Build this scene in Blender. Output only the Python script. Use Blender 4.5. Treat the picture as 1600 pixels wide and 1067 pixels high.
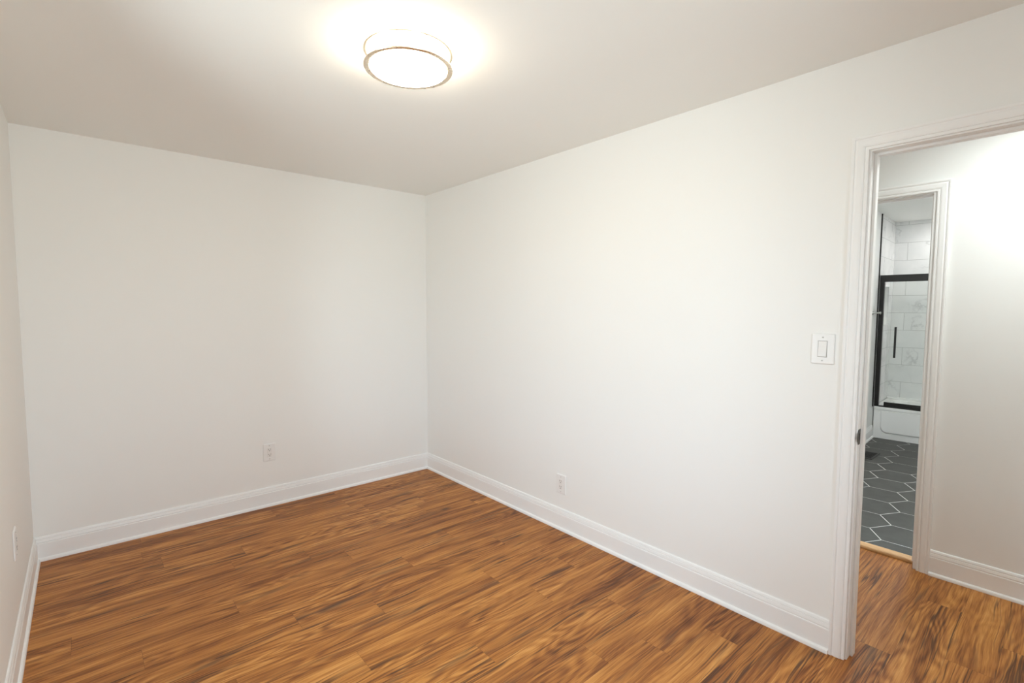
import bpy, bmesh, math, random
from mathutils import Vector, Matrix

# ------------------------------------------------------------------ scene, camera, light
for o in list(bpy.data.objects):
    bpy.data.objects.remove(o)
S = bpy.context.scene
COL = S.collection
random.seed(7)

S.view_settings.view_transform = 'Standard'
S.view_settings.look = 'None'
S.view_settings.gamma = 1.0
S.view_settings.use_curve_mapping = False
S.view_settings.exposure = 0.17
S.cycles.use_denoising = True
S.cycles.max_bounces = 16
S.cycles.diffuse_bounces = 12
S.cycles.glossy_bounces = 6
S.cycles.transmission_bounces = 8
S.cycles.transparent_max_bounces = 12
S.cycles.caustics_reflective = False
S.cycles.caustics_refractive = False
S.cycles.sample_clamp_indirect = 6.0

FPX, YAW, PITCH, ROLL = 772.59, 0.717456, 0.066205, -0.0032814
CAM = Vector((-2.33801, -3.84485, 1.450422))
cd = bpy.data.cameras.new('camera')
cam = bpy.data.objects.new('camera', cd)
COL.objects.link(cam)
cd.sensor_fit = 'HORIZONTAL'
cd.sensor_width = 36.0
cd.lens = FPX * 36.0 / 1600.0
cd.clip_start = 0.02
fw = Vector((math.sin(YAW) * math.cos(PITCH), math.cos(YAW) * math.cos(PITCH), -math.sin(PITCH)))
rt = Vector((math.cos(YAW), -math.sin(YAW), 0.0))
dn = fw.cross(rt)
rt2 = rt * math.cos(ROLL) + dn * math.sin(ROLL)
dn2 = -rt * math.sin(ROLL) + dn * math.cos(ROLL)
M = Matrix.Identity(4)
for i in range(3):
    M[i][0] = rt2[i]; M[i][1] = -dn2[i]; M[i][2] = -fw[i]; M[i][3] = CAM[i]
cam.matrix_world = M
S.camera = cam

# daylight: bright overcast sky above the horizon, pale ground glow below it, raised to brighten the ceiling
SKY_STRENGTH = 9.9
GROUND_STRENGTH = 9.0
w = bpy.data.worlds.new('sky')
S.world = w
w.use_nodes = True
nt = w.node_tree
nt.nodes.clear()
wo = nt.nodes.new('ShaderNodeOutputWorld')
tc = nt.nodes.new('ShaderNodeTexCoord')
sx = nt.nodes.new('ShaderNodeSeparateXYZ')
nt.links.new(tc.outputs['Generated'], sx.inputs[0])
mr = nt.nodes.new('ShaderNodeMapRange')
mr.inputs[1].default_value = -0.03
mr.inputs[2].default_value = 0.05
nt.links.new(sx.outputs[2], mr.inputs[0])
b1 = nt.nodes.new('ShaderNodeBackground')
b1.inputs[0].default_value = (0.74, 0.82, 0.84, 1)
b1.inputs[1].default_value = GROUND_STRENGTH
b2 = nt.nodes.new('ShaderNodeBackground')
b2.inputs[0].default_value = (0.71, 0.86, 1.0, 1)
b2.inputs[1].default_value = SKY_STRENGTH
ms = nt.nodes.new('ShaderNodeMixShader')
nt.links.new(mr.outputs[0], ms.inputs[0])
nt.links.new(b1.outputs[0], ms.inputs[1])
nt.links.new(b2.outputs[0], ms.inputs[2])
nt.links.new(ms.outputs[0], wo.inputs[0])


def area_light(name, loc, rot, sx_, sy_, energy, color, shape='RECTANGLE', portal=False):
    l = bpy.data.lights.new(name, 'AREA')
    l.shape = shape
    l.size = sx_
    l.size_y = sy_
    l.energy = energy
    l.color = color
    if portal:
        l.cycles.is_portal = True
    o = bpy.data.objects.new(name, l)
    COL.objects.link(o)
    o.location = loc
    o.rotation_euler = rot
    return o


LAMP_STRENGTH = 26.5          # frosted drum of the ceiling light
LAMP_COLOR = (1.0, 0.87, 0.67, 1)
HALL_W, BATH_W = 11.5, 18.0
area_light('hall_ceiling_lamp', (0.60, -3.82, 2.405), (0, 0, 0), 0.32, 0.32, HALL_W, (0.93, 0.99, 0.98), 'DISK')
area_light('bathroom_ceiling_lamp', (2.7, -3.2, 2.48), (0, 0, 0), 0.60, 0.60, BATH_W, (1.0, 0.99, 0.96), 'DISK')
area_light('shower_fill_light', (4.85, -3.02, 2.49), (0, 0, 0), 0.18, 0.18, 6.5, (1.0, 0.99, 0.97), 'DISK')  # added light over the tub, keeps the header's shadow off the tile
# window openings (shared numbers): left wall, plus an added fill opening in the rear wall, both outside the frame
LW = (-2.42, -1.71, 0.60, 2.06)       # y0, y1, z0, z1
RW = (-2.50, -1.22, 0.70, 2.10)       # x0, x1, z0, z1
REAR = -4.55
W, H = 2.59, 2.44
area_light('window_portal_west', (-W - 0.10, (LW[0] + LW[1]) / 2, (LW[2] + LW[3]) / 2), (0, -math.pi / 2, 0), LW[3] - LW[2], LW[1] - LW[0], 1, (1, 1, 1), portal=True)
area_light('fill_portal_rear', ((RW[0] + RW[1]) / 2, REAR - 0.10, (RW[2] + RW[3]) / 2), (math.pi / 2, 0, 0), RW[1] - RW[0], RW[3] - RW[2], 1, (1, 1, 1), portal=True)

# ------------------------------------------------------------------ helpers


def put(name, me, mat=None, parent=None, smooth=False):
    if mat is not None:
        for m in (mat if isinstance(mat, (list, tuple)) else [mat]):
            me.materials.append(m)
    if smooth:
        for p in me.polygons:
            p.use_smooth = True
    o = bpy.data.objects.new(name, me)
    COL.objects.link(o)
    if parent is not None:
        o.parent = parent
    return o


def obj(name, bm, mat=None, parent=None, smooth=False):
    bmesh.ops.recalc_face_normals(bm, faces=bm.faces)
    me = bpy.data.meshes.new(name)
    bm.to_mesh(me)
    bm.free()
    return put(name, me, mat, parent, smooth)


def empty(name, loc=(0, 0, 0), rot=(0, 0, 0)):
    o = bpy.data.objects.new(name, None)
    COL.objects.link(o)
    o.location = loc
    o.rotation_euler = rot
    o.empty_display_size = 0.05
    return o


def thing(o, label, cat, group=None):
    o['label'] = label
    o['category'] = cat
    if group:
        o['group'] = group
    return o


def struct(o):
    o['kind'] = 'structure'
    return o


def box(bm, x0, x1, y0, y1, z0, z1, bevel=0.0, seg=2):
    vs = [bm.verts.new((x, y, z)) for x in (x0, x1) for y in (y0, y1) for z in (z0, z1)]
    idx = [(0, 1, 3, 2), (4, 6, 7, 5), (0, 4, 5, 1), (2, 3, 7, 6), (0, 2, 6, 4), (1, 5, 7, 3)]
    fs = [bm.faces.new([vs[i] for i in f]) for f in idx]
    bmesh.ops.recalc_face_normals(bm, faces=fs)
    if bevel > 0:
        es = list({e for f in fs for e in f.edges})
        bmesh.ops.bevel(bm, geom=es, offset=bevel, segments=seg, affect='EDGES', profile=0.5)
    return bm


def B(*a, **k):
    return box(bmesh.new(), *a, **k)


def cyl(bm, p0, p1, r0, r1=None, n=24):
    r1 = r0 if r1 is None else r1
    p0, p1 = Vector(p0), Vector(p1)
    d = (p1 - p0).normalized()
    a = d.orthogonal().normalized()
    b = d.cross(a)
    rings = []
    for p, r in ((p0, r0), (p1, r1)):
        rings.append([bm.verts.new(p + (a * math.cos(t) + b * math.sin(t)) * r) for t in [2 * math.pi * i / n for i in range(n)]])
    for i in range(n):
        j = (i + 1) % n
        bm.faces.new((rings[0][i], rings[0][j], rings[1][j], rings[1][i]))
    bm.faces.new(rings[0][::-1])
    bm.faces.new(rings[1])
    return bm


def lathe(bm, prof, n=96, close=False):
    """revolve (r, z) points about z"""
    rings = []
    for r, z in prof:
        if r < 1e-6:
            rings.append([bm.verts.new((0, 0, z))])
        else:
            rings.append([bm.verts.new((r * math.cos(2 * math.pi * i / n), r * math.sin(2 * math.pi * i / n), z)) for i in range(n)])
    pairs = list(zip(rings, rings[1:]))
    if close:
        pairs.append((rings[-1], rings[0]))
    for A, C_ in pairs:
        for i in range(n):
            j = (i + 1) % n
            if len(A) == 1 and len(C_) == 1:
                continue
            if len(A) == 1:
                bm.faces.new((A[0], C_[i], C_[j]))
            elif len(C_) == 1:
                bm.faces.new((A[i], A[j], C_[0]))
            else:
                bm.faces.new((A[i], A[j], C_[j], C_[i]))
    return bm


def moulding(bm, prof, A, Bp, nrm, mA=1.0, mB=1.0):
    """run an (out, z) profile along the wall line A->Bp; m=1 mitres an inside corner, 0 cuts square"""
    A, Bp, nrm = Vector(A), Vector(Bp), Vector(nrm)
    d = (Bp - A).normalized()
    ra, rb = [], []
    for t, z in prof:
        pa = A + d * (t * mA) + nrm * t
        pb = Bp - d * (t * mB) + nrm * t
        ra.append(bm.verts.new((pa.x, pa.y, z)))
        rb.append(bm.verts.new((pb.x, pb.y, z)))
    n = len(prof)
    for i in range(n):
        j = (i + 1) % n
        bm.faces.new((ra[i], ra[j], rb[j], rb[i]))
    bm.faces.new(ra)
    bm.faces.new(rb[::-1])
    return bm


def casing(bm, prof, xw, sgn, yl, yr, zt):
    """door casing on the wall plane x=xw, sgn = side it faces; prof is (away from opening, out)"""
    rows = []
    for wd, t in prof:
        x = xw + sgn * t
        rows.append([bm.verts.new(v) for v in ((x, yl + wd, 0), (x, yl + wd, zt + wd), (x, yr - wd, zt + wd), (x, yr - wd, 0))])
    n = len(prof)
    for i in range(n):
        j = (i + 1) % n
        for k in range(3):
            bm.faces.new((rows[i][k], rows[i][k + 1], rows[j][k + 1], rows[j][k]))
    bm.faces.new([r[0] for r in rows])
    bm.faces.new([r[3] for r in rows][::-1])
    return bm


# ------------------------------------------------------------------ materials


def new_mat(name):
    m = bpy.data.materials.new(name)
    m.use_nodes = True
    return m, m.node_tree, m.node_tree.nodes['Principled BSDF']


class N:
    """tiny node-building helper"""
    def __init__(s, nt):
        s.nt = nt

    def node(s, t, **kw):
        n = s.nt.nodes.new(t)
        for k, v in kw.items():
            setattr(n, k, v)
        return n

    def link(s, a, b):
        s.nt.links.new(a, b)

    def val(s, sock, v):
        if hasattr(v, 'is_linked') or isinstance(v, bpy.types.NodeSocket):
            s.link(v, sock)
        else:
            sock.default_value = v

    def math(s, op, a, b=0.0, c=None, clamp=False):
        n = s.node('ShaderNodeMath', operation=op, use_clamp=clamp)
        s.val(n.inputs[0], a)
        s.val(n.inputs[1], b)
        if c is not None:
            s.val(n.inputs[2], c)
        return n.outputs[0]

    def vmul(s, v, k):
        n = s.node('ShaderNodeVectorMath', operation='MULTIPLY')
        s.val(n.inputs[0], v)
        s.val(n.inputs[1], k)
        return n.outputs[0]

    def vadd(s, v, k):
        n = s.node('ShaderNodeVectorMath', operation='ADD')
        s.val(n.inputs[0], v)
        s.val(n.inputs[1], k)
        return n.outputs[0]

    def xyz(s, x, y, z):
        n = s.node('ShaderNodeCombineXYZ')
        s.val(n.inputs[0], x)
        s.val(n.inputs[1], y)
        s.val(n.inputs[2], z)
        return n.outputs[0]

    def sep(s, v):
        n = s.node('ShaderNodeSeparateXYZ')
        s.link(v, n.inputs[0])
        return n.outputs

    def noise(s, v, scale, detail=2.0, rough=0.5, dist=0.0):
        n = s.node('ShaderNodeTexNoise')
        s.link(v, n.inputs['Vector'])
        n.inputs['Scale'].default_value = scale
        n.inputs['Detail'].default_value = detail
        n.inputs['Roughness'].default_value = rough
        n.inputs['Distortion'].default_value = dist
        return n.outputs[0]

    def ramp(s, f, stops, interp='LINEAR'):
        n = s.node('ShaderNodeValToRGB')
        n.color_ramp.interpolation = interp
        e = n.color_ramp.elements
        while len(e) < len(stops):
            e.new(0.5)
        for i, (p, c) in enumerate(stops):
            e[i].position = p
            e[i].color = (c, c, c, 1) if not isinstance(c, (tuple, list)) else (*c, 1)
        s.link(f, n.inputs[0])
        return n.outputs[0]

    def mix(s, f, a, b, mode='MIX'):
        n = s.node('ShaderNodeMix', data_type='RGBA', blend_type=mode)
        s.val(n.inputs[0], f)
        for sk, v in ((n.inputs[6], a), (n.inputs[7], b)):
            if isinstance(v, (tuple, list)):
                sk.default_value = (*v, 1) if len(v) == 3 else v
            else:
                s.link(v, sk)
        return n.outputs[2]

    def bump(s, h, strength, dist):
        n = s.node('ShaderNodeBump')
        n.inputs['Strength'].default_value = strength
        n.inputs['Distance'].default_value = dist
        s.link(h, n.inputs['Height'])
        return n.outputs[0]


def paint(name, col, rough, grain=0.0, scale=220.0):
    m, t, p = new_mat(name)
    k = N(t)
    p.inputs['Roughness'].default_value = rough
    co = k.node('ShaderNodeTexCoord').outputs['Object']
    v = k.noise(co, 1.3, 3.0)
    c2 = tuple(x * 0.985 for x in col)
    k.link(k.mix(v, col, c2), p.inputs['Base Color'])
    if grain > 0:
        k.link(k.bump(k.noise(co, scale, 3.0), grain, 0.0006), p.inputs['Normal'])
    return m


def plain(name, col, rough=0.5, metal=0.0, spec=0.5):
    m, t, p = new_mat(name)
    k = N(t)
    co = k.node('ShaderNodeTexCoord').outputs['Object']
    v = k.noise(co, 40.0, 2.0)
    r = k.node('ShaderNodeMapRange')
    k.link(v, r.inputs[0])
    r.inputs[3].default_value = max(0.02, rough - 0.05)
    r.inputs[4].default_value = rough + 0.05
    k.link(r.outputs[0], p.inputs['Roughness'])
    p.inputs['Base Color'].default_value = (*col, 1)
    p.inputs['Metallic'].default_value = metal
    p.inputs['Specular IOR Level'].default_value = spec
    return m


M_WALL = paint('wall_paint', (0.86, 0.86, 0.84), 0.6, 0.25)
M_CEIL = paint('ceiling_paint', (0.86, 0.86, 0.835), 0.8, 0.25)
M_HALL = paint('hall_wall_paint', (0.84, 0.845, 0.83), 0.6, 0.2)
M_TRIM = paint('trim_enamel', (0.88, 0.88, 0.87), 0.42)
M_PLATE = plain('white_device_plastic', (0.83, 0.825, 0.81), 0.32)
M_ALMOND = plain('device_face_plastic', (0.80, 0.785, 0.76), 0.35)
M_SLOT = plain('dark_slot', (0.03, 0.027, 0.025), 0.6)
M_BLACK = plain('matte_black_metal', (0.012, 0.011, 0.010), 0.38, 0.0, 0.4)
M_NICKEL = plain('brushed_nickel', (0.92, 0.80, 0.64), 0.28, 1.0)
M_CHROME = plain('satin_chrome', (0.42, 0.42, 0.40), 0.3, 1.0)
M_BRONZE = plain('dark_bronze', (0.06, 0.055, 0.05), 0.35, 0.8)
M_TUB = plain('white_acrylic', (0.80, 0.80, 0.79), 0.16)
M_GROUT = plain('white_grout', (0.78, 0.78, 0.75), 0.8)
M_SCREW = plain('painted_screw', (0.62, 0.61, 0.59), 0.35)


def hex_mat():
    m, t, p = new_mat('charcoal_hex_tile')
    k = N(t)
    co = k.node('ShaderNodeTexCoord').outputs['Object']
    n = k.noise(co, 9.0, 5.0, 0.6)
    k.link(k.ramp(n, [(0.3, (0.040, 0.040, 0.035)), (0.7, (0.060, 0.060, 0.053))]), p.inputs['Base Color'])
    p.inputs['Roughness'].default_value = 0.5
    return m


M_HEX = hex_mat()


def oak_mat():
    m, t, p = new_mat('raw_oak')
    k = N(t)
    co = k.node('ShaderNodeTexCoord').outputs['Object']
    n = k.noise(k.vmul(co, (40.0, 5.0, 40.0)), 1.0, 4.0, 0.6)
    k.link(k.ramp(n, [(0.3, (0.50, 0.27, 0.11)), (0.7, (0.72, 0.45, 0.22))]), p.inputs['Base Color'])
    p.inputs['Roughness'].default_value = 0.45
    return m


M_OAK = oak_mat()


def glow_mat():
    m, t, p = new_mat('lit_frosted_glass')
    p.inputs['Base Color'].default_value = (0.9, 0.88, 0.84, 1)
    p.inputs['Roughness'].default_value = 0.3
    p.inputs['Emission Color'].default_value = LAMP_COLOR
    p.inputs['Emission Strength'].default_value = LAMP_STRENGTH
    return m


M_GLOW = glow_mat()


def glass_mat(name, tint):
    m, t, p = new_mat(name)
    k = N(t)
    t.nodes.remove(p)
    tr = k.node('ShaderNodeBsdfTransparent')
    tr.inputs[0].default_value = (*tint, 1)
    gl = k.node('ShaderNodeBsdfGlossy')
    gl.inputs['Roughness'].default_value = 0.02
    fr = k.node('ShaderNodeFresnel')
    fr.inputs[0].default_value = 1.25
    mx = k.node('ShaderNodeMixShader')
    k.link(fr.outputs[0], mx.inputs[0])
    k.link(tr.outputs[0], mx.inputs[1])
    k.link(gl.outputs[0], mx.inputs[2])
    k.link(mx.outputs[0], t.nodes['Material Output'].inputs[0])
    return m


M_PANE = glass_mat('window_glass', (0.97, 0.98, 0.98))
M_SHOWER = glass_mat('shower_glass', (0.97, 0.98, 0.972))


def marble_mat(name, u, v, u0, v0):
    """white marble tiles in running bond; u, v = object axes used across and up the wall"""
    m, t, p = new_mat(name)
    k = N(t)
    co = k.node('ShaderNodeTexCoord').outputs['Object']
    s = k.sep(co)
    uv = k.xyz(k.math('ADD', s[u], -u0), k.math('ADD', s[v], -v0), 0.0)
    br = k.node('ShaderNodeTexBrick', offset=0.5, offset_frequency=2)
    k.link(uv, br.inputs['Vector'])
    br.inputs['Scale'].default_value = 1.0
    br.inputs['Mortar Size'].default_value = 0.0022
    br.inputs['Mortar Smooth'].default_value = 0.1
    br.inputs['Brick Width'].default_value = 0.61
    br.inputs['Row Height'].default_value = 0.2095
    br.inputs['Color1'].default_value = (0, 0, 0, 1)
    br.inputs['Color2'].default_value = (1, 1, 1, 1)
    br.inputs['Mortar'].default_value = (0.5, 0.5, 0.5, 1)
    per = k.vmul(br.outputs['Color'], (7.3, 3.1, 5.7))
    q = k.vadd(k.vmul(co, (1.0, 1.0, 1.0)), per)
    wob = k.noise(q, 2.4, 5.0, 0.6)
    a = k.math('ABSOLUTE', k.math('SUBTRACT', wob, 0.5))
    vein = k.ramp(a, [(0.0, 1.0), (0.022, 0.0)])
    msk = k.ramp(k.noise(q, 3.1, 2.0), [(0.46, 0.0), (0.64, 1.0)])
    vein = k.math('MULTIPLY', vein, msk)
    cloud = k.ramp(k.noise(q, 4.0, 4.0, 0.6), [(0.35, (0.79, 0.79, 0.785)), (0.65, (0.72, 0.725, 0.72))])
    c = k.mix(k.math('MULTIPLY', vein, 0.55), cloud, (0.40, 0.40, 0.40))
    c = k.mix(br.outputs['Fac'], c, (0.46, 0.46, 0.45))
    k.link(c, p.inputs['Base Color'])
    p.inputs['Roughness'].default_value = 0.22
    k.link(k.bump(k.math('SUBTRACT', 1.0, br.outputs['Fac']), 0.35, 0.0012), p.inputs['Normal'])
    return m


def wood_mat():
    m, t, p = new_mat('acacia_plank_floor')
    k = N(t)
    co = k.node('ShaderNodeTexCoord').outputs['Object']
    at = k.node('ShaderNodeAttribute', attribute_name='plank_offset')
    ar = k.node('ShaderNodeAttribute', attribute_name='plank_tone')
    tone = ar.outputs['Fac']
    P = k.vadd(co, at.outputs['Vector'])
    # slow waviness of the grain
    w1 = k.noise(k.vmul(P, (1.5, 4.0, 1.0)), 1.0, 2.0, 0.5)
    w2 = k.noise(k.vmul(P, (5.5, 14.0, 1.0)), 1.0, 2.0, 0.5)
    dy = k.math('ADD', k.math('MULTIPLY', k.math('SUBTRACT', w1, 0.5), 0.050), k.math('MULTIPLY', k.math('SUBTRACT', w2, 0.5), 0.010))
    G = k.vadd(P, k.xyz(0.0, dy, 0.0))
    broad = k.noise(k.vmul(G, (1.1, 15.0, 1.0)), 1.0, 3.0, 0.55)
    mid = k.noise(k.vmul(G, (2.6, 85.0, 1.0)), 1.0, 4.0, 0.6)
    fine = k.noise(k.vmul(G, (8.0, 240.0, 1.0)), 1.0, 2.0, 0.6)
    # contour rings of the flat-sawn figure
    hgt = k.noise(k.vmul(G, (1.3, 8.0, 1.0)), 1.0, 1.5, 0.45)
    ring = k.math('SINE', k.math('MULTIPLY', hgt, 95.0))
    ring = k.math('MULTIPLY_ADD', ring, 0.5, 0.5)
    ringmask = k.ramp(k.noise(k.vmul(P, (1.0, 3.0, 1.0)), 1.0, 1.0), [(0.42, 0.15), (0.62, 1.0)])
    v = k.math('MULTIPLY', broad, 0.40)
    v = k.math('MULTIPLY_ADD', mid, 0.36, v)
    v = k.math('MULTIPLY_ADD', fine, 0.24, v)
    v = k.math('MULTIPLY_ADD', k.math('MULTIPLY', k.math('SUBTRACT', ring, 0.5), ringmask), 0.10, v)
    v = k.math('MULTIPLY_ADD', k.math('SUBTRACT', tone, 0.5), 0.035, v)
    v = k.math('MULTIPLY_ADD', k.math('SUBTRACT', v, 0.5), 1.35, 0.5)
    c = k.ramp(v, [(0.30, (0.112, 0.033, 0.007)), (0.41, (0.250, 0.084, 0.018)), (0.50, (0.385, 0.145, 0.029)), (0.60, (0.520, 0.219, 0.048)), (0.72, (0.67, 0.328, 0.094))])
    # thin dark checks along the grain
    ck = k.noise(k.vmul(G, (0.85, 34.0, 1.0)), 1.0, 2.0, 0.5)
    ck = k.ramp(k.math('ABSOLUTE', k.math('SUBTRACT', ck, 0.5)), [(0.0, 1.0), (0.008, 1.0), (0.030, 0.0)])
    ckm = k.ramp(k.noise(k.vmul(P, (1.7, 6.0, 1.0)), 1.0, 1.0), [(0.48, 0.0), (0.58, 1.0)])
    c = k.mix(k.math('MULTIPLY', k.math('MULTIPLY', ck, ckm), 0.88), c, (0.075, 0.028, 0.012))
    # greyish smoky heartwood streaks and knots
    sm = k.noise(k.vmul(G, (2.3, 17.0, 1.0)), 1.0, 3.0, 0.55)
    sm = k.ramp(sm, [(0.60, 0.0), (0.74, 1.0)])
    c = k.mix(k.math('MULTIPLY', sm, 0.62), c, (0.105, 0.058, 0.030))
    kn = k.node('ShaderNodeTexVoronoi')
    k.link(k.vmul(G, (2.0, 5.0, 1.0)), kn.inputs['Vector'])
    kn.inputs['Scale'].default_value = 1.0
    kd = k.ramp(kn.outputs['Distance'], [(0.03, 1.0), (0.11, 0.0)])
    kr = k.sep(kn.outputs['Color'])
    kmask = k.math('GREATER_THAN', kr[0], 0.60)
    c = k.mix(k.math('MULTIPLY', k.math('MULTIPLY', kd, kmask), 0.8), c, (0.055, 0.026, 0.014))
    k.link(c, p.inputs['Base Color'])
    r = k.node('ShaderNodeMapRange')
    k.link(v, r.inputs[0])
    r.inputs[1].default_value = 0.3
    r.inputs[2].default_value = 0.7
    r.inputs[3].default_value = 0.50
    r.inputs[4].default_value = 0.40
    k.link(r.outputs[0], p.inputs['Roughness'])
    p.inputs['Specular IOR Level'].default_value = 0.35
    k.link(k.bump(k.math('ADD', mid, fine), 0.10, 0.0006), p.inputs['Normal'])
    return m


M_WOOD = wood_mat()
M_SEAM = plain('plank_seam', (0.10, 0.042, 0.016), 0.6)

# ------------------------------------------------------------------ floor: planks running along x, through the doorway
HX0, HX1 = 0.115, 1.13           # hall, between the two wall faces
HY0, HY1 = -5.6, -1.0
PW, PL = 0.15, 1.22
KNOWN = {  # row edge (upper y) -> x of an end joint seen in the photograph
    -0.40: -2.042, -0.70: -1.745, -0.85: -1.385, -1.15: -1.824, -1.30: -0.98, -1.45: -1.636,
    -1.60: -1.30, -1.75: -1.937, -1.90: -1.515, -2.05: -0.625, -2.20: -1.11, -2.35: -1.62, -2.50: -0.76,
    -2.65: -1.75, -2.80: -0.25, -2.95: 0.55, -3.10: -0.92, -3.25: 0.18, -3.40: 0.80, -3.55: 0.32}


def floor_mesh():
    bm = bmesh.new()
    offs, tones = [], []
    rows = []
    y = 0.05
    while y > -5.7:
        rows.append(round(y, 3))
        y -= PW
    for yu in rows:
        yl = yu - PW
        key = min(KNOWN, key=lambda q: abs(q - yu))
        j = KNOWN[key] if abs(key - yu) < 0.02 else random.uniform(-2.5, -1.3)
        x = j - PL * 4
        while x < 1.2:
            a, b = max(x, -W - 0.1), min(x + PL, 1.205)
            if b > a + 1e-4:
                # beyond the bedroom only the hall strip is needed
                g = 0.0004
                f = bm.faces.new([bm.verts.new(v) for v in ((a + g, yl + g, 0), (b - g, yl + g, 0), (b - g, yu - g, 0), (a + g, yu - g, 0))])
                offs.append((random.uniform(-40, 40), random.uniform(-40, 40), random.uniform(-5, 5)))
                tones.append(random.random())
            x += PL
    n_top = len(offs)
    # thin dark seams and slab below
    vs = [bm.verts.new(v) for v in ((-W - 0.1, -5.72, -0.0008), (1.205, -5.72, -0.0008), (1.205, 0.05, -0.0008), (-W - 0.1, 0.05, -0.0008))]
    f = bm.faces.new(vs)
    f.material_index = 1
    vb = [bm.verts.new((v.co.x, v.co.y, -0.08)) for v in vs]
    fb = bm.faces.new(vb[::-1])
    fb.material_index = 1
    for i in range(4):
        j2 = (i + 1) % 4
        q = bm.faces.new((vs[i], vb[i], vb[j2], vs[j2]))
        q.material_index = 1
    me = bpy.data.meshes.new('floor')
    bm.to_mesh(me)
    bm.free()
    me.attributes.new('plank_offset', 'FLOAT_VECTOR', 'FACE')
    me.attributes.new('plank_tone', 'FLOAT', 'FACE')
    A, T = me.attributes['plank_offset'], me.attributes['plank_tone']
    for i in range(n_top):
        A.data[i].vector = offs[i]
        T.data[i].value = tones[i]
    return me


struct(put('floor', floor_mesh(), [M_WOOD, M_SEAM]))

# ------------------------------------------------------------------ bedroom shell
TH = 0.12
struct(obj('ceiling', B(-W - TH, HX0 - 0.002, REAR - TH, TH, H, H + 0.1), M_CEIL))
struct(obj('wall_back', B(-W - TH, HX0 - 0.001, 0.0, TH, 0.0, H), M_WALL))
bm = bmesh.new()
box(bm, -W - TH, -W, REAR - TH, LW[0], 0, H)
box(bm, -W - TH, -W, LW[1], -0.0005, 0, H)
box(bm, -W - TH, -W, LW[0], LW[1], 0, LW[2])
box(bm, -W - TH, -W, LW[0], LW[1], LW[3], H)
struct(obj('wall_left', bm, M_WALL))
bm = bmesh.new()
box(bm, -W + 0.0005, RW[0], REAR - TH, REAR, 0, H)
box(bm, RW[1], HX0, REAR - TH, REAR, 0, H)
box(bm, RW[0], RW[1], REAR - TH, REAR, 0, RW[2])
box(bm, RW[0], RW[1], REAR - TH, REAR, RW[3], H)
struct(obj('wall_rear', bm, M_WALL))
# right wall with the doorway
JY0, JY1, JZ = -4.045, -3.283, 2.063        # inner faces of the jambs, underside of the head
JT = 0.019
bm = bmesh.new()
box(bm, 0, HX0, JY1 + JT, -0.0005, 0, H)
box(bm, 0, HX0, REAR + 0.0005, JY0 - JT, 0, H)
box(bm, 0, HX0, JY0 - JT, JY1 + JT, JZ + JT, H)
struct(obj('wall_right', bm, M_WALL))

BASE = [(0, 0), (0.0245, 0), (0.0245, 0.006), (0.0225, 0.0135), (0.018, 0.018), (0.0135, 0.0195), (0.0135, 0.0995), (0.0125, 0.1020), (0.0095, 0.1030),
        (0.0095, 0.1050), (0.0120, 0.1062), (0.0122, 0.110), (0.0095, 0.1225), (0.0065, 0.1238), (0.0065, 0.1256), (0.0088, 0.1266), (0.0088, 0.129), (0.0062, 0.1375), (0.003, 0.1405), (0, 0.141)]
CW = 0.056
CPROF = [(0, 0), (0, 0.0095), (0.004, 0.0105), (0.0095, 0.0105), (0.0115, 0.0085), (0.0135, 0.0120), (0.020, 0.0140), (0.036, 0.0150), (0.041, 0.0135), (0.0435, 0.0135), (0.046, 0.0165), (0.053, 0.0175), (CW, 0.0165), (CW, 0)]
CY1, CY0, CZ = JY1 + 0.007, JY0 - 0.007, JZ + 0.006


def base(name, *runs):
    bm = bmesh.new()
    for r in runs:
        moulding(bm, BASE, *r)
    return struct(obj(name, bm, M_TRIM))


g = 0.0004
base('baseboard_back', ((-W, -g), (0, -g), (0, -1)))
base('baseboard_right', ((-g, 0), (-g, CY1 + CW + g), (-1, 0), 1.0, 0.0), ((-g, CY0 - CW - g), (-g, REAR), (-1, 0), 0.0, 1.0))
base('baseboard_left', ((-W + g, REAR), (-W + g, 0), (1, 0)))
base('baseboard_rear', ((0, REAR + g), (-W, REAR + g), (0, 1)))

# bedroom doorway: casing, jamb, stop, strike plate
d1 = empty('door_1', (0.0, (JY0 + JY1) / 2, 0))
d1['kind'] = 'structure'


def under(o, root):
    o.location = -Vector(root.location)
    o.parent = root
    return o


under(obj('casing', casing(bmesh.new(), CPROF, -0.0004, -1, CY1, CY0, CZ), M_TRIM), d1)
under(obj('casing', casing(bmesh.new(), CPROF, HX0 + 0.0004, 1, CY1, CY0, CZ), M_TRIM), d1)
bm = bmesh.new()
box(bm, 0.0, HX0, JY1, JY1 + JT - 0.0005, 0, JZ + JT - 0.0005, 0.0008, 1)
box(bm, 0.0, HX0, JY0 - JT + 0.0005, JY0, 0, JZ + JT - 0.0005, 0.0008, 1)
box(bm, 0.0, HX0, JY0, JY1, JZ, JZ + JT - 0.0005, 0.0008, 1)
under(obj('jamb', bm, M_TRIM), d1)
bm = bmesh.new()
ST = 0.0105
box(bm, 0.040, 0.074, JY1 - ST, JY1, 0, JZ, 0.002, 2)
box(bm, 0.040, 0.074, JY0, JY0 + ST, 0, JZ, 0.002, 2)
box(bm, 0.040, 0.074, JY0 + ST, JY1 - ST, JZ - ST, JZ, 0.002, 2)
under(obj('door_stop', bm, M_TRIM), d1)
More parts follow.
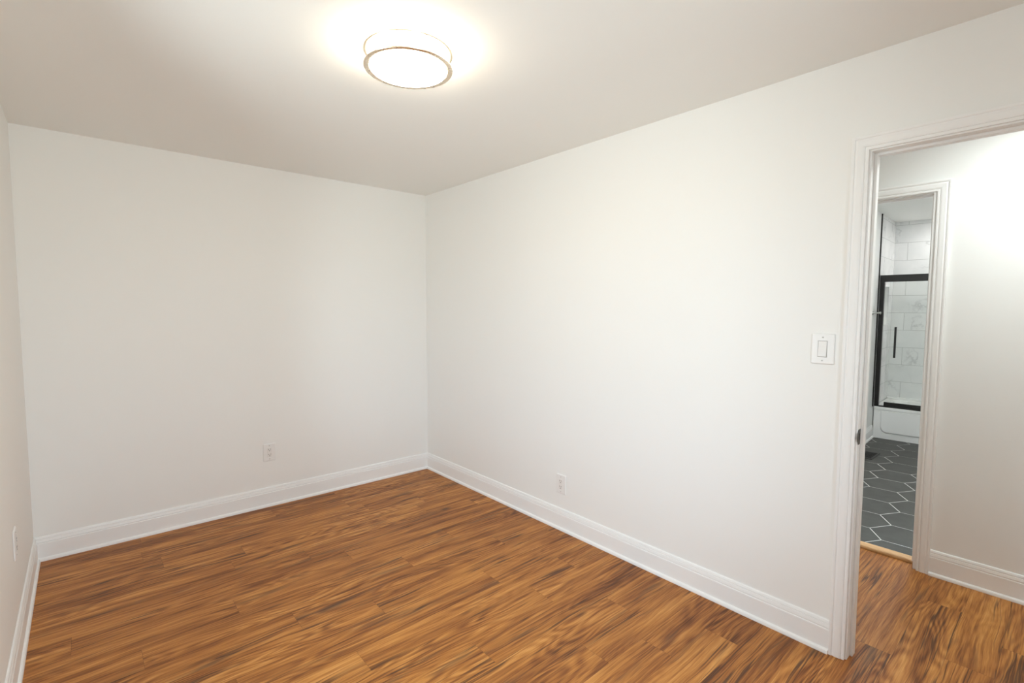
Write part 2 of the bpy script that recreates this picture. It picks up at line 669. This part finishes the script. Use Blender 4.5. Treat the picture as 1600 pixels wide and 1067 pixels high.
# strike plate: curved lip plate on the jamb, wrapping its room-side edge
bm = bmesh.new()
zc, zh = 0.938, 0.031
outline = []
for i in range(13):
    a = -math.pi / 2 + math.pi * i / 12
    outline.append((-0.0075 - 0.004 * math.cos(a) ** 2 * 1.0, zc + 0.0145 * math.sin(a)))
face = [(0.030, zc - zh), (0.006, zc - zh), (-0.001, zc - 0.022)] + outline + [(-0.001, zc + 0.022), (0.006, zc + zh), (0.030, zc + zh)]
yf = JY1 - 0.0004
va = [bm.verts.new((x, yf, z)) for x, z in face]
vb = [bm.verts.new((x, yf - 0.0016, z)) for x, z in face]
bm.faces.new(va)
bm.faces.new(vb[::-1])
for i in range(len(face)):
    j = (i + 1) % len(face)
    bm.faces.new((va[i], va[j], vb[j], vb[i]))
sp = under(obj('strike_plate', bm, M_BRONZE), d1)
sp['label'] = 'dark metal strike plate'
bm = bmesh.new()
box(bm, 0.008, 0.024, JY1 - 0.0026, JY1 - 0.0019, zc - 0.014, zc + 0.014, 0.0003, 1)
o = obj('latch_hole', bm, M_SLOT)
o.parent = sp

# windows (outside the frame; they bring the daylight in)


def window(name, axis, a0, a1, z0, z1, wall):
    """axis 'x' = window in a wall of constant x"""
    root = empty(name, (wall, (a0 + a1) / 2, z0) if axis == 'x' else ((a0 + a1) / 2, wall, z0))
    root['kind'] = 'structure'

    def bb(bm, t0, t1, u0, u1, w0, w1):
        lo, hi = min(wall + t0, wall + t1), max(wall + t0, wall + t1)
        if axis == 'x':
            box(bm, lo, hi, u0, u1, w0, w1, 0.002, 1)
        else:
            box(bm, u0, u1, lo, hi, w0, w1, 0.002, 1)
    f = bmesh.new()
    q = 0.045
    e = 0.0005
    zm = (z0 + z1) / 2
    for (u0, u1, w0, w1) in ((a0 + e, a0 + q, z0 + e, z1 - e), (a1 - q, a1 - e, z0 + e, z1 - e), (a0 + q, a1 - q, z0 + e, z0 + q), (a0 + q, a1 - q, z1 - q, z1 - e), (a0 + q, a1 - q, zm - 0.02, zm + 0.02)):
        bb(f, -0.08, -0.03, u0, u1, w0, w1)
    under(obj('window_frame', f, M_TRIM), root)
    f = bmesh.new()
    bb(f, -0.058, -0.054, a0 + q, a1 - q, z0 + q, zm - 0.02)
    bb(f, -0.058, -0.054, a0 + q, a1 - q, zm + 0.02, z1 - q)
    under(obj('window_pane', f, M_PANE), root)
    f = bmesh.new()
    bb(f, -0.03, 0.020, a0 + e, a1 - e, z0 + e, z0 + 0.018)
    cw = 0.056
    bb(f, 0.0005, 0.016, a0 - cw, a0, z0 - 0.02, z1 + cw)
    bb(f, 0.0005, 0.016, a1, a1 + cw, z0 - 0.02, z1 + cw)
    bb(f, 0.0005, 0.016, a0, a1, z1, z1 + cw)
    bb(f, 0.0005, 0.016, a0, a1, z0 - cw, z0)
    under(obj('window_casing', f, M_TRIM), root)


window('window_1', 'x', LW[0], LW[1], LW[2], LW[3], -W)
window('fill_window', 'y', RW[0], RW[1], RW[2], RW[3], REAR)  # rear window is added to give the room more ambient fill

# ------------------------------------------------------------------ hall
BX0, BX1 = 1.13, 1.245             # hall / bathroom wall
KY1, KY0, KZ = -2.62, -3.300, 2.074  # bathroom doorway jamb faces and head
bm = bmesh.new()
box(bm, BX0, BX1, KY1 + JT, HY1, 0, 2.50)
box(bm, BX0, BX1, HY0, KY0 - JT, 0, 2.50)
box(bm, BX0, BX1, KY0 - JT, KY1 + JT, KZ + JT, 2.50)
struct(obj('wall_hall', bm, M_HALL))
bm = bmesh.new()
box(bm, HX0 + 0.0005, BX0 - 0.0005, HY1, HY1 + 0.1, 0, H)
struct(obj('wall_hall_far', bm, M_HALL))
bm = bmesh.new()
box(bm, HX0 + 0.0005, BX0 - 0.0005, HY0, HY0 + 0.1, 0, H)
box(bm, 0, HX0, HY0, REAR - TH, 0, H)
struct(obj('wall_hall_near', bm, M_HALL))
struct(obj('ceiling_hall', B(HX0 - 0.001, BX0 - 0.0005, HY0, HY1 + 0.1, H, H + 0.1), M_CEIL))
KC1, KC0, KCZ = KY1 + 0.007, KY0 - 0.016, KZ + 0.006
base('baseboard_hall', ((BX0 - g, KC0 - CW - g), (BX0 - g, HY0 + 0.1), (-1, 0), 0.0, 1.0), ((BX0 - g, HY1), (BX0 - g, KC1 + CW + g), (-1, 0), 1.0, 0.0))

d2 = empty('door_2', (BX0, (KY0 + KY1) / 2, 0))
d2['kind'] = 'structure'
under(obj('casing', casing(bmesh.new(), CPROF, BX0 - 0.0004, -1, KC1, KC0, KCZ), M_TRIM), d2)
bm = bmesh.new()
box(bm, BX0, BX1, KY1, KY1 + JT - 0.0005, 0, KZ + JT - 0.0005, 0.0008, 1)
box(bm, BX0, BX1, KY0 - JT + 0.0005, KY0, 0, KZ + JT - 0.0005, 0.0008, 1)
box(bm, BX0, BX1, KY0, KY1, KZ, KZ + JT - 0.0005, 0.0008, 1)
under(obj('jamb', bm, M_TRIM), d2)
bm = bmesh.new()
box(bm, BX1 - 0.075, BX1 - 0.040, KY1 - ST, KY1, 0.025, KZ, 0.002, 2)
box(bm, BX1 - 0.075, BX1 - 0.040, KY0, KY0 + ST, 0.025, KZ, 0.002, 2)
box(bm, BX1 - 0.075, BX1 - 0.040, KY0 + ST, KY1 - ST, KZ - ST, KZ, 0.002, 2)
under(obj('door_stop', bm, M_TRIM), d2)

# oak threshold strip between plank floor and hex tile
bm = bmesh.new()
prof = [(1.196, 0.001), (1.196, 0.010), (1.200, 0.017), (1.208, 0.0205), (1.250, 0.0215), (1.262, 0.018), (1.266, 0.012), (1.266, 0.0095)]
ra = [bm.verts.new((x, KY0 + 0.001, z)) for x, z in prof]
rb = [bm.verts.new((x, KY1 - 0.001, z)) for x, z in prof]
for i in range(len(prof)):
    j = (i + 1) % len(prof)
    bm.faces.new((ra[i], ra[j], rb[j], rb[i]))
bm.faces.new(ra)
bm.faces.new(rb[::-1])
o = obj('threshold', bm, M_OAK)
thing(o, 'light oak threshold strip between plank floor and dark hexagon tiles', 'threshold')

# ------------------------------------------------------------------ bathroom (slightly out of square: built about the tub corner and turned)
PIV = Vector((4.38, -2.357, 0))
ROT = math.radians(2.7)


def bath(o):
    o.location = PIV
    o.rotation_euler = (0, 0, ROT)
    return o


def L(x, y):
    return x - PIV.x, y - PIV.y


BH = 2.505
TZ = 0.008                        # top of the tile floor
TX0, TX1 = 0.0, 0.762              # tub depth, local
TY0 = -1.52                        # right end of the alcove, local

# hex floor
bm = bmesh.new()
rect = (1.2055, 5.32, -4.35, -2.25)


def clip(poly, rect):
    x0, x1, y0, y1 = rect
    for ax, lim, sg in ((0, x0, 1), (0, x1, -1), (1, y0, 1), (1, y1, -1)):
        out = []
        for i in range(len(poly)):
            a, b = poly[i], poly[(i + 1) % len(poly)]
            ia, ib = (a[ax] - lim) * sg >= 0, (b[ax] - lim) * sg >= 0
            if ia:
                out.append(a)
            if ia != ib:
                t = (lim - a[ax]) / (b[ax] - a[ax])
                out.append((a[0] + (b[0] - a[0]) * t, a[1] + (b[1] - a[1]) * t))
        poly = out
        if len(poly) < 3:
            return None
    return poly


HW = 0.3105
HS = HW / math.sqrt(3)
th = math.radians(2.18)
for j in range(-8, 12):
    for i in range(-8, 20):
        cu = HW / 2 + i * HW + (HW / 2 if j % 2 else 0.0)
        cv = -HS / 2 + 1.5 * HS * j
        poly = []
        for kk in range(6):
            a = math.pi / 2 + kk * math.pi / 3
            u = cu + (HS - 0.0034) * math.cos(a)
            v = cv + (HS - 0.0034) * math.sin(a)
            poly.append((1.40 + u * math.cos(th) - v * math.sin(th), -3.098 + u * math.sin(th) + v * math.cos(th)))
        poly = clip(poly, rect)
        if poly:
            top = [bm.verts.new((x, y, TZ)) for x, y in poly]
            bot = [bm.verts.new((x, y, TZ - 0.0012)) for x, y in poly]
            bm.faces.new(top)
            for q in range(len(poly)):
                r = (q + 1) % len(poly)
                bm.faces.new((top[q], bot[q], bot[r], top[r]))
nf = len(bm.faces)
box(bm, rect[0], rect[1], rect[2], rect[3], -0.08, TZ - 0.0009)
for i, f in enumerate(bm.faces):
    if i >= nf:
        f.material_index = 1
struct(obj('floor_bath', bm, [M_HEX, M_GROUT]))

# walls
x0, _ = L(BX1 + 0.03, 0)
tile_x0 = -0.028                   # tile starts a little in front of the tub
# wall and tiled return with the niche cut in
nx0, nx1, nz0, nz1 = 0.285, 0.535, 1.275, 1.722
mt_left = marble_mat('marble_tile_return', 0, 2, -0.15, 0.159)
mt_back = marble_mat('marble_tile_back', 1, 2, -0.133, 0.159)
bm = bmesh.new()
box(bm, x0, nx0, 0.0, 0.13, TZ + 0.001, BH)
box(bm, nx1, TX1 + 0.12, 0.0, 0.13, TZ + 0.001, BH)
box(bm, nx0, nx1, 0.0, 0.13, TZ + 0.001, nz0)
box(bm, nx0, nx1, 0.0, 0.13, nz1, BH)
struct(bath(obj('wall_bath_left', bm, M_HALL)))
bm = bmesh.new()
yt = -0.009
box(bm, tile_x0, nx0, yt, -0.0003, 0.366, BH - 0.0005)
box(bm, nx1, TX1 + 0.02, yt, -0.0003, 0.366, BH - 0.0005)
box(bm, nx0, nx1, yt, -0.0003, 0.366, nz0)
box(bm, nx0, nx1, yt, -0.0003, nz1, BH - 0.0005)
struct(bath(obj('wall_shower_left', bm, mt_left)))
bm = bmesh.new()
box(bm, TX1 + 0.0005, TX1 + 0.0095, TY0 - 0.1, yt - 0.0005, 0.366, BH - 0.0005)
struct(bath(obj('wall_shower_back', bm, mt_back)))
bm = bmesh.new()
box(bm, TX1 + 0.010, TX1 + 0.12, TY0 - 0.1, -0.0005, 0, BH - 0.0005)
struct(bath(obj('wall_bath_far', bm, M_HALL)))
bm = bmesh.new()
box(bm, x0 + 0.15, TX1 + 0.0095, TY0 - 0.11, TY0 - 0.01, TZ + 0.001, BH - 0.0005)
struct(bath(obj('wall_bath_right', bm, M_HALL)))
struct(bath(obj('ceiling_bath', B(x0 - 0.02, TX1 + 0.12, TY0 - 0.1, 0.11, BH + 0.0005, BH + 0.1), M_CEIL)))
# black edge profile where the tile starts
struct(bath(obj('trim_1', B(tile_x0 - 0.009, tile_x0 - 0.0005, -0.0125, -0.0004, 0.367, BH - 0.001, 0.001, 1), M_BLACK)))
# baseboard on the bathroom's left wall
bm = bmesh.new()
moulding(bm, [(t, z + TZ + 0.001) for t, z in BASE], (x0 + 0.02, -g), (-0.002, -g), (0, -1), 0.0, 0.0)
struct(bath(obj('baseboard_bath', bm, M_TRIM)))

# niche lining: five thin slabs let into the wall behind the tile
nr = struct(bath(empty('trim_2')))
bm = bmesh.new()
nd = -0.0105                       # frame stands just proud of the tile
fr = 0.012
box(bm, nx0 - fr, nx0, nd, -0.0092, nz0 - fr, nz1 + fr, 0.001, 1)
box(bm, nx1, nx1 + fr, nd, -0.0092, nz0 - fr, nz1 + fr, 0.001, 1)
box(bm, nx0, nx1, nd, -0.0092, nz0 - fr, nz0, 0.001, 1)
box(bm, nx0, nx1, nd, -0.0092, nz1, nz1 + fr, 0.001, 1)
o = obj('niche_frame', bm, M_TUB)
o.parent = nr
bm = bmesh.new()
box(bm, nx0 + 0.0004, nx1 - 0.0004, 0.088, 0.096, nz0 + 0.0004, nz1 - 0.0004)
o = obj('niche_back', bm, mt_left)
o.parent = nr

# bathtub: apron with a soft-cornered raised panel, rolled rim, hollow basin
tub = thing(bath(empty('bathtub')), 'white alcove bathtub with a panelled apron behind the black framed glass', 'bathtub')
RH = 0.366
y1 = -0.010
y0 = TY0 + 0.002
bm = bmesh.new()


def rrect(x0, x1, y0, y1, r, z, n=8):
    pts = []
    for cx, cy, a0 in ((x1 - r, y1 - r, 0), (x0 + r, y1 - r, 90), (x0 + r, y0 + r, 180), (x1 - r, y0 + r, 270)):
        for i in range(n + 1):
            a = math.radians(a0 + 90 * i / n)
            pts.append((cx + r * math.cos(a), cy + r * math.sin(a), z))
    return pts


loops = [rrect(TX0 + 0.012, TX1, y0, y1, 0.004, TZ + 0.001), rrect(TX0 + 0.012, TX1, y0, y1, 0.004, RH - 0.035), rrect(TX0 + 0.001, TX1, y0, y1, 0.006, RH - 0.030), rrect(TX0, TX1, y0, y1, 0.008, RH - 0.008), rrect(TX0 + 0.006, TX1 - 0.004, y0 + 0.004, y1 - 0.004, 0.010, RH),
         rrect(TX0 + 0.085, TX1 - 0.055, y0 + 0.11, y1 - 0.085, 0.11, RH), rrect(TX0 + 0.097, TX1 - 0.065, y0 + 0.125, y1 - 0.098, 0.11, RH - 0.012), rrect(TX0 + 0.135, TX1 - 0.10, y0 + 0.22, y1 - 0.16, 0.11, 0.12), rrect(TX0 + 0.17, TX1 - 0.13, y0 + 0.28, y1 - 0.20, 0.10, 0.085)]
vl = [[bm.verts.new(p) for p in lp] for lp in loops]
for A, C_ in zip(vl, vl[1:]):
    for i in range(len(A)):
        j = (i + 1) % len(A)
        bm.faces.new((A[i], A[j], C_[j], C_[i]))
bm.faces.new(vl[-1])
bm.faces.new(vl[0][::-1])
o = obj('tub_shell', bm, M_TUB, tub)
for p_ in o.data.polygons:
    p_.use_smooth = len(p_.vertices) == 4 and p_.normal.z > -0.5 and p_.area < 0.02
# raised field of the apron (its lower edge casts the soft line seen near the floor)
bm = bmesh.new()


def apron_loop(inset, x):
    r = 0.06 - inset * 0.5
    ya, yb = y0 + 0.06 + inset, y1 - 0.068 - inset
    za, zb = 0.080 + inset, RH - 0.045
    pts = [(x, ya, zb)]
    for i in range(9):
        a = math.radians(180 + 90 * i / 8)
        pts.append((x, ya + r + r * math.cos(a), za + r + r * math.sin(a)))
    for i in range(9):
        a = math.radians(270 + 90 * i / 8)
        pts.append((x, yb - r + r * math.cos(a), za + r + r * math.sin(a)))
    pts.append((x, yb, zb))
    return pts


al = [[bm.verts.new(p) for p in apron_loop(*q)] for q in ((0, 0.0125), (0.001, 0.0035), (0.006, 0.0005), (0.012, 0.0))]
for A, C_ in zip(al, al[1:]):
    for i in range(len(A)):
        j = (i + 1) % len(A)
        bm.faces.new((A[i], A[j], C_[j], C_[i]))
bm.faces.new(al[-1])
bm.faces.new(al[0][::-1])
obj('apron_panel', bm, M_TUB, tub)
bm = bmesh.new()
box(bm, TX1 - 0.030, TX1 - 0.0005, y0, y1, RH - 0.004, RH + 0.022, 0.006, 3)
obj('tiling_flange', bm, M_TUB, tub)

# framed bypass shower door standing on the tub rim
sd = thing(bath(empty('shower_door', (0, 0, 0))), 'black framed sliding glass shower door standing on the white bathtub rim', 'shower door')
sz = RH + 0.0008
sy1, sy0 = -0.0105, TY0 + 0.003
fx0, fx1 = 0.004, 0.062
obj('header_rail', B(fx0, fx1, sy0, sy1, 1.760, 1.834, 0.002, 2), M_BLACK, sd)
obj('side_jamb', B(fx0 + 0.004, fx1 - 0.006, sy1 - 0.040, sy1, sz, 1.7595, 0.002, 2), M_BLACK, sd)
obj('side_jamb', B(fx0 + 0.004, fx1 - 0.006, sy0, sy0 + 0.026, sz, 1.7595, 0.002, 2), M_BLACK, sd)
obj('bottom_track', B(fx0 + 0.001, fx1 - 0.002, sy0 + 0.0265, sy1 - 0.0405, sz, sz + 0.011, 0.0015, 2), M_BLACK, sd)
pz0, pz1 = sz + 0.0125, 1.7585
px0 = fx0 + 0.010
p1 = obj('glass_panel', B(px0 + 0.004, px0 + 0.010, -0.80, -0.095, pz0, pz1), M_SHOWER, sd)
obj('bottom_rail', B(px0, px0 + 0.014, -0.80, -0.097, pz0, pz0 + 0.044, 0.0015, 2), M_BLACK, p1)
hd = bmesh.new()
hy = -0.1735
box(hd, px0 - 0.038, px0 - 0.020, hy - 0.0095, hy + 0.0095, 0.926, 1.264, 0.002, 2)
for hz in (0.985, 1.205):
    cyl(hd, (px0 - 0.022, hy, hz), (px0 + 0.0035, hy, hz), 0.007)
obj('pull_handle', hd, M_BLACK, p1)
px2 = fx0 + 0.034
p2 = obj('glass_panel', B(px2 + 0.004, px2 + 0.010, sy0 + 0.03, -0.735, pz0, pz1), M_SHOWER, sd)
obj('bottom_rail', B(px2, px2 + 0.014, sy0 + 0.03, -0.735, pz0, pz0 + 0.044, 0.0015, 2), M_BLACK, p2)

# robe hook on the bathroom's left wall
rh = thing(bath(empty('robe_hook')), 'small satin metal robe hook on the bathroom wall before the shower', 'hook')
hx, hz = -0.245, 1.417
bm = bmesh.new()
cyl(bm, (hx, -0.0005, hz), (hx, -0.006, hz), 0.024, 0.022, 32)
obj('wall_flange', bm, M_CHROME, rh, False)
bm = bmesh.new()
cyl(bm, (hx, -0.0062, hz), (hx, -0.062, hz), 0.0085, 0.0085, 24)
cyl(bm, (hx, -0.0622, hz), (hx, -0.074, hz), 0.016, 0.015, 24)
obj('hook_post', bm, M_CHROME, rh, False)

# floor register by the left wall
fg = empty('floor_register', (3.505, -2.535, TZ + 0.0006))
thing(fg, 'black slotted floor register on the dark hexagon tiles beside the wall', 'vent')
bm = bmesh.new()
hx_, hy_ = 0.150, 0.066
for a in ((-hx_, hx_, -hy_, -hy_ + 0.016), (-hx_, hx_, hy_ - 0.016, hy_), (-hx_, -hx_ + 0.02, -hy_ + 0.016, hy_ - 0.016), (hx_ - 0.02, hx_, -hy_ + 0.016, hy_ - 0.016)):
    box(bm, *a, 0, 0.006, 0.0012, 1)
obj('register_frame', bm, M_BLACK, fg)
bm = bmesh.new()
nsl = 15
for i in range(nsl):
    xx = -hx_ + 0.026 + i * (2 * hx_ - 0.052) / (nsl - 1)
    box(bm, xx - 0.0032, xx + 0.0032, -hy_ + 0.016, hy_ - 0.016, 0.0008, 0.0050)
obj('louvres', bm, M_BLACK, fg)
obj('duct_opening', B(-hx_ + 0.02, hx_ - 0.02, -hy_ + 0.016, hy_ - 0.016, 0.0001, 0.0006), M_SLOT, fg)

# ------------------------------------------------------------------ ceiling light: frosted drum between two nickel bands
cl = empty('ceiling_light', (-1.3445, -2.095, H))
thing(cl, 'round flush ceiling light with a glowing drum and two metal rings', 'ceiling light')
bm = bmesh.new()
lathe(bm, [(0, -0.0008), (0.140, -0.0008), (0.145, -0.003), (0.145, -0.008), (0.140, -0.0095), (0, -0.0095)])
obj('ceiling_pan', bm, M_TRIM, cl, False)
bm = bmesh.new()
R0 = 0.147
lathe(bm, [(0, -0.0100), (R0 - 0.004, -0.0100), (R0, -0.014), (R0, -0.070), (R0 - 0.003, -0.076), (R0 - 0.012, -0.0795), (0.10, -0.0835), (0.05, -0.0855), (0, -0.086)])
obj('glass_drum', bm, M_GLOW, cl, True)


def ring(z, rin, rout, hh):
    c = min(0.0025, hh * 0.3)
    prof = [(rin, z - hh / 2 + c), (rin + c, z - hh / 2), (rout - c, z - hh / 2), (rout, z - hh / 2 + c), (rout, z + hh / 2 - c), (rout - c, z + hh / 2), (rin + c, z + hh / 2), (rin, z + hh / 2 - c)]
    return lathe(bmesh.new(), prof, close=True)


obj('metal_ring', ring(-0.0125, 0.154, 0.1680, 0.006), M_NICKEL, cl, True)
obj('metal_ring', ring(-0.0700, 0.146, 0.1680, 0.007), M_NICKEL, cl, True)
for a in (100, 220, 340):
    bm = bmesh.new()
    ca, sa = math.cos(math.radians(a)), math.sin(math.radians(a))
    cyl(bm, (0.161 * ca, 0.161 * sa, -0.0662), (0.161 * ca, 0.161 * sa, -0.0172), 0.0022, n=12)
    obj('ring_post', bm, M_NICKEL, cl)

# ------------------------------------------------------------------ switch and outlets


def plate_bm(wd, ht):
    """plate in local x (width), z (height), out = -y"""
    bm = bmesh.new()
    a, b = wd / 2, ht / 2
    prof = [(0.0, 0.0), (0.0, 0.0022), (0.0018, 0.0048), (0.0045, 0.0060)]
    loops = []
    for ins, out in prof:
        r = 0.005 - ins * 0.3
        pts = rrect(-a + ins, a - ins, -b + ins, b - ins, r, 0, 5)
        loops.append([bm.verts.new((x, -out, z)) for x, z, _ in pts])
    for A, C_ in zip(loops, loops[1:]):
        for i in range(len(A)):
            j = (i + 1) % len(A)
            bm.faces.new((A[i], A[j], C_[j], C_[i]))
    bm.faces.new(loops[-1])
    bm.faces.new(loops[0][::-1])
    return bm


def screw(root, x, z, y):
    bm = bmesh.new()
    cyl(bm, (x, y, z), (x, y - 0.0012, z), 0.0036, 0.0030, 20)
    s = obj('screw', bm, M_SCREW, root)
    bm = bmesh.new()
    box(bm, x - 0.0027, x + 0.0027, y - 0.0014, y - 0.00122, z - 0.0004, z + 0.0004)
    obj('screw_slot', bm, M_SLOT, s)


def outlet(name):
    root = empty(name)
    obj('cover_plate', plate_bm(0.085, 0.1275), M_PLATE, root)
    bm = B(-0.0170, 0.0170, -0.0078, -0.0062, -0.0335, 0.0335, 0.0010, 2)
    f = obj('receptacle', bm, M_ALMOND, root)
    bm = bmesh.new()
    ya, yb = -0.0083, -0.00785
    for zc_ in (0.0185, -0.0185):
        box(bm, -0.0078, -0.0054, ya, yb, zc_ - 0.0005, zc_ + 0.0085)
        box(bm, 0.0054, 0.0078, ya, yb, zc_ + 0.0005, zc_ + 0.0080)
        cyl(bm, (0, yb, zc_ - 0.0075), (0, ya, zc_ - 0.0075), 0.0031, 0.0031, 16)
    obj('slots', bm, M_SLOT, f)
    screw(root, 0, 0.0485, -0.0062)
    screw(root, 0, -0.0485, -0.0062)
    return root


o1 = outlet('wall_outlet')
o1.location = (-1.336, -0.0006, 0.398)
thing(o1, 'white electrical outlet plate low on the back wall', 'outlet', 'wall outlets')


def dup(root):
    r = root.copy()
    COL.objects.link(r)
    for c in root.children:
        d = c.copy()
        COL.objects.link(d)
        d.parent = r
        for e in c.children:
            h = e.copy()
            COL.objects.link(h)
            h.parent = d
    return r


o2 = dup(o1)
o2.location = (-0.0006, -1.664, 0.3025)
o2.rotation_euler = (0, 0, -math.pi / 2)
thing(o2, 'white electrical outlet plate low on the long right wall above the baseboard', 'outlet', 'wall outlets')
o3 = dup(o1)
o3.location = (-W + 0.0006, -0.915, 0.445)
o3.rotation_euler = (0, 0, math.pi / 2)
thing(o3, 'white outlet plate seen almost edge on, at the far left wall', 'outlet', 'wall outlets')

sw = empty('light_switch', (-0.0006, -3.146, 1.287), (0, 0, -math.pi / 2))
thing(sw, 'white rocker light switch plate on the wall beside the door casing', 'light switch')
obj('cover_plate', plate_bm(0.088, 0.128), M_PLATE, sw)
bm = bmesh.new()
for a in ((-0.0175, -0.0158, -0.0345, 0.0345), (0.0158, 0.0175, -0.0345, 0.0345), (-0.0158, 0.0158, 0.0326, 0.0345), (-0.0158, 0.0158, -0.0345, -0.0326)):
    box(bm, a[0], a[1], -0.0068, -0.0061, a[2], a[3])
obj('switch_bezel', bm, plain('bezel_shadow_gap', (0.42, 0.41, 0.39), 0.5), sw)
# rocker: paddle tilted about its middle, pressed at the top
bm = bmesh.new()
pf = [(-0.0320, -0.0105), (-0.0310, -0.0118), (0.009, -0.0088), (0.0110, -0.0082), (0.0315, -0.0072), (0.0322, -0.0064)]
ra, rb = [], []
for z, y in pf:
    ra.append(bm.verts.new((-0.0154, y, z)))
    rb.append(bm.verts.new((0.0154, y, z)))
ba = [bm.verts.new((-0.0154, -0.0061, z)) for z in (0.0322, -0.0320)]
bb_ = [bm.verts.new((0.0154, -0.0061, z)) for z in (0.0322, -0.0320)]
A = ra + ba
C_ = rb + bb_
for i in range(len(A)):
    j = (i + 1) % len(A)
    bm.faces.new((A[i], A[j], C_[j], C_[i]))
bm.faces.new(A)
bm.faces.new(C_[::-1])
obj('rocker', bm, M_ALMOND, sw)
screw(sw, 0, 0.0485, -0.0062)
screw(sw, 0, -0.0485, -0.0062)

bpy.context.view_layer.update()
